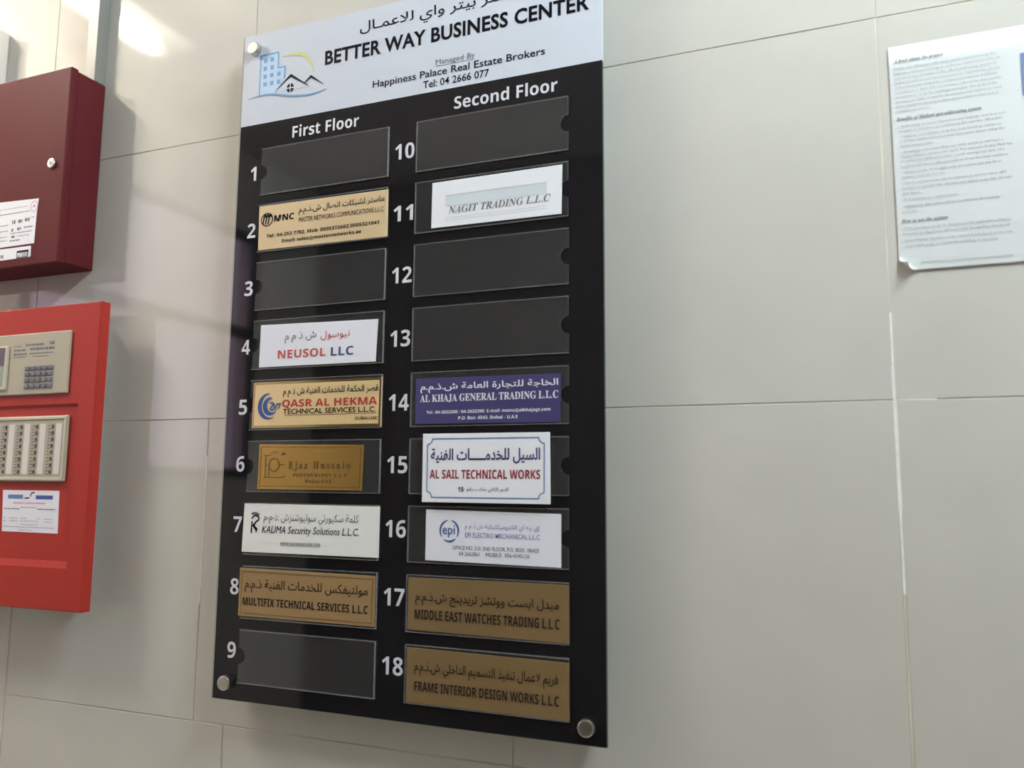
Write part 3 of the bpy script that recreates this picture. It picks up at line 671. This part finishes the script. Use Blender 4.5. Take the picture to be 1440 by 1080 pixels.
# front cover with a shallow bevelled recess
bm = bmesh.new(); X0, X1, Z0, Z1 = -.8200, -.3330, 1.3452, 1.7782; F, Rr = .0520, .0490
ox = [(X0, Z0), (X1, Z0), (X1, Z1), (X0, Z1)]; e = .0015
ox2 = [(X0 + e, Z0 + e), (X1 - e, Z0 + e), (X1 - e, Z1 - e), (X0 + e, Z1 - e)]
rx = [(-.7850, 1.4030), (-.3640, 1.4030), (-.3640, 1.6330), (-.7850, 1.6330)]; b = .0095
r2 = [(-.7850 + .003, 1.4030 + b), (-.3640 - .003, 1.4030 + b), (-.3640 - .003, 1.6330 - .004), (-.7850 + .003, 1.6330 - .004)]
rings = [(ox, .0360), (ox, F - e), (ox2, F), (rx, F), (r2, Rr)]
vv = [[bm.verts.new((x, -oo, z)) for x, z in rg] for rg, oo in rings]
for k in range(4):
    for i in range(4): bm.faces.new((vv[k][i], vv[k][(i + 1) % 4], vv[k + 1][(i + 1) % 4], vv[k + 1][i]))
bm.faces.new(vv[4]); bm.faces.new(vv[0][::-1])
bmesh.ops.recalc_face_normals(bm, faces=bm.faces)
c2('front_cover', bm, M['red'])
dp = c2('display_unit', B(-.6900, -.3840, .0518, .0556, 1.6480, 1.7390, .0012), M['beige'])
c2('screen_bezel', B(-.6200, -.5055, .0555, .0580, 1.6560, 1.7225, .0020, 2), M['beige_lit'], dp)
c2('screen', B(-.6150, -.5125, .0579, .0583, 1.6610, 1.7195), M['lcd'], dp)
c2('screen_label', B(-.6150, -.5125, .0582, .0586, 1.6925, 1.7195), M['lcd_purple'], dp)
lettering('x', (-.5290, -.5215, 1.7025, 1.7135), .0588, M['strip'], dp, 'screen_letter', kind='bold')
key_bm = box(bmesh.new(), -.0046, .0046, -.0020, 0, -.0030, .0030, .0007)
k0 = None
for j in range(4):
    for i in range(5):
        if k0 is None: k = k0 = obj('key', key_bm, M['key'])
        else: k = k0.copy(); COL.objects.link(k)
        k.location = (-.4645 + .01155 * i, -.0556, 1.6865 - .0088 * j); under(k, dp)
marks([(-.496, -.482, 1.7205, .0016), (-.473, -.436, 1.7215, .0030), (-.424, -.414, 1.7225, .0045), (-.496, -.470, 1.7145, .0025), (-.463, -.414, 1.7150, .0035), (-.496, -.470, 1.7085, .0030), (-.463, -.416, 1.7085, .0016), (-.457, -.425, 1.7040, .0012), (-.496, -.470, 1.7040, .0014)],
      .0558, M['key'], dp, 'panel_legend', seed=8)
zp = c2('indicator_unit', B(-.6700, -.3805, .0488, .0530, 1.5225, 1.6165, .0015), M['beige'])
bm = bmesh.new()
for (a_, b_, c_, d_) in ((-.6600, -.3870, 1.6110, 1.6150), (-.6600, -.3870, 1.5240, 1.5285), (-.3870, -.3825, 1.5240, 1.6150)):
    box(bm, a_, b_, -.0542, -.0528, c_, d_, .0006)
c2('unit_frame', bm, M['beige_lit'], zp)
b0 = None
for ci, (xa, xb) in enumerate(((-.5595, -.5480), (-.5275, -.5160), (-.4965, -.4850), (-.4650, -.4535), (-.4340, -.4225), (-.4020, -.3905))):
    c2('label_strip', B(xa, xb, .0528, .0533, 1.5328, 1.6050), M['strip'], zp)
    for j in range(8):
        if b0 is None: k = b0 = obj('indicator', box(bmesh.new(), -.0016, .0016, -.0014, 0, -.0026, .0026, .0005), M['key_dark'])
        else: k = b0.copy(); COL.objects.link(k)
        k.location = (xa - .0060, -.0530, 1.6010 - .00925 * j); under(k, zp)
    marks([(xa - .0150, xa - .0095, 1.6020 - .0046 * j, .0016) for j in range(16)], .0532, M['ink_soft'], zp, 'indicator_legend', seed=20 + ci)
s3 = obj('sticker', prism(bmesh.new(), [(-.4995, 1.4505), (-.3885, 1.4500), (-.3910, 1.5095), (-.5040, 1.5098)], .0491, .0494), M['paper_lilac'])
tag(s3, 'white contact sheet with two blue bars on the red panel', 'sticker')
e = .0496
under(obj('blue_bar', stroke(bmesh.new(), [(-.4920, 1.5005), (-.4620, 1.5005)], .0055, e), M['border_blue']), s3)
under(obj('blue_bar', stroke(bmesh.new(), [(-.4360, 1.5000), (-.4025, 1.5000)], .0055, e), M['blue_ink']), s3)
bm = bmesh.new(); stroke(bm, [(-.4580, 1.4985), (-.4490, 1.4990)], .0016, e); stroke(bm, [(-.4470, 1.5010), (-.4450, 1.5060), (-.4390, 1.5068)], .0018, e); under(obj('logo_mark', bm, M['ink']), s3)
lettering('EMERGENCY CONTACT NUMBERS', (-.4800, -.4160, 1.4905, 1.4925), e, M['pale_red_ink'], s3, kind='bold', res=1)
marks([(-.465, -.434, 1.4855, .0012)], e, M['pale_red_ink'], s3, seed=31)
marks([(-.499, -.467, 1.4832, .0012), (-.431, -.396, 1.4832, .0014)], e, M['ink_soft'], s3, seed=32)
marks([(-.498, -.494, 1.4700, .0010), (-.486, -.470, 1.4700, .0010), (-.463, -.450, 1.4700, .0010), (-.430, -.424, 1.4700, .001), (-.416, -.400, 1.4695, .001), (-.498, -.492, 1.4660, .001), (-.486, -.470, 1.4660, .001), (-.463, -.428, 1.4660, .001), (-.416, -.400, 1.4655, .001),
       (-.462, -.428, 1.4610, .001), (-.498, -.396, 1.4575, .001), (-.465, -.438, 1.4535, .001)], e, M['smudge'], s3, seed=33)

# ------------------------------------------------------------------ trunking and junction box
T = tag(obj('cable_trunking', B(-.4385, -.4165, .0004, .0200, 2.1405, H - .001, .0012), M['conduit']), 'grey square cable trunking rising from the maroon cabinet to the ceiling', 'trunking')
J = empty('junction_box', (-.72, 0, 2.16), 'pale cream junction box left of the trunking, above the maroon cabinet', 'junction box')
under(obj('box_body', B(-.7900, -.6420, .0004, .0260, 2.1500, 2.2750, .003, 2), M['cream_plastic']), J)
under(obj('box_lid', B(-.7920, -.6400, .0262, .0330, 2.1480, 2.2770, .003, 2), M['cream_plastic']), J)
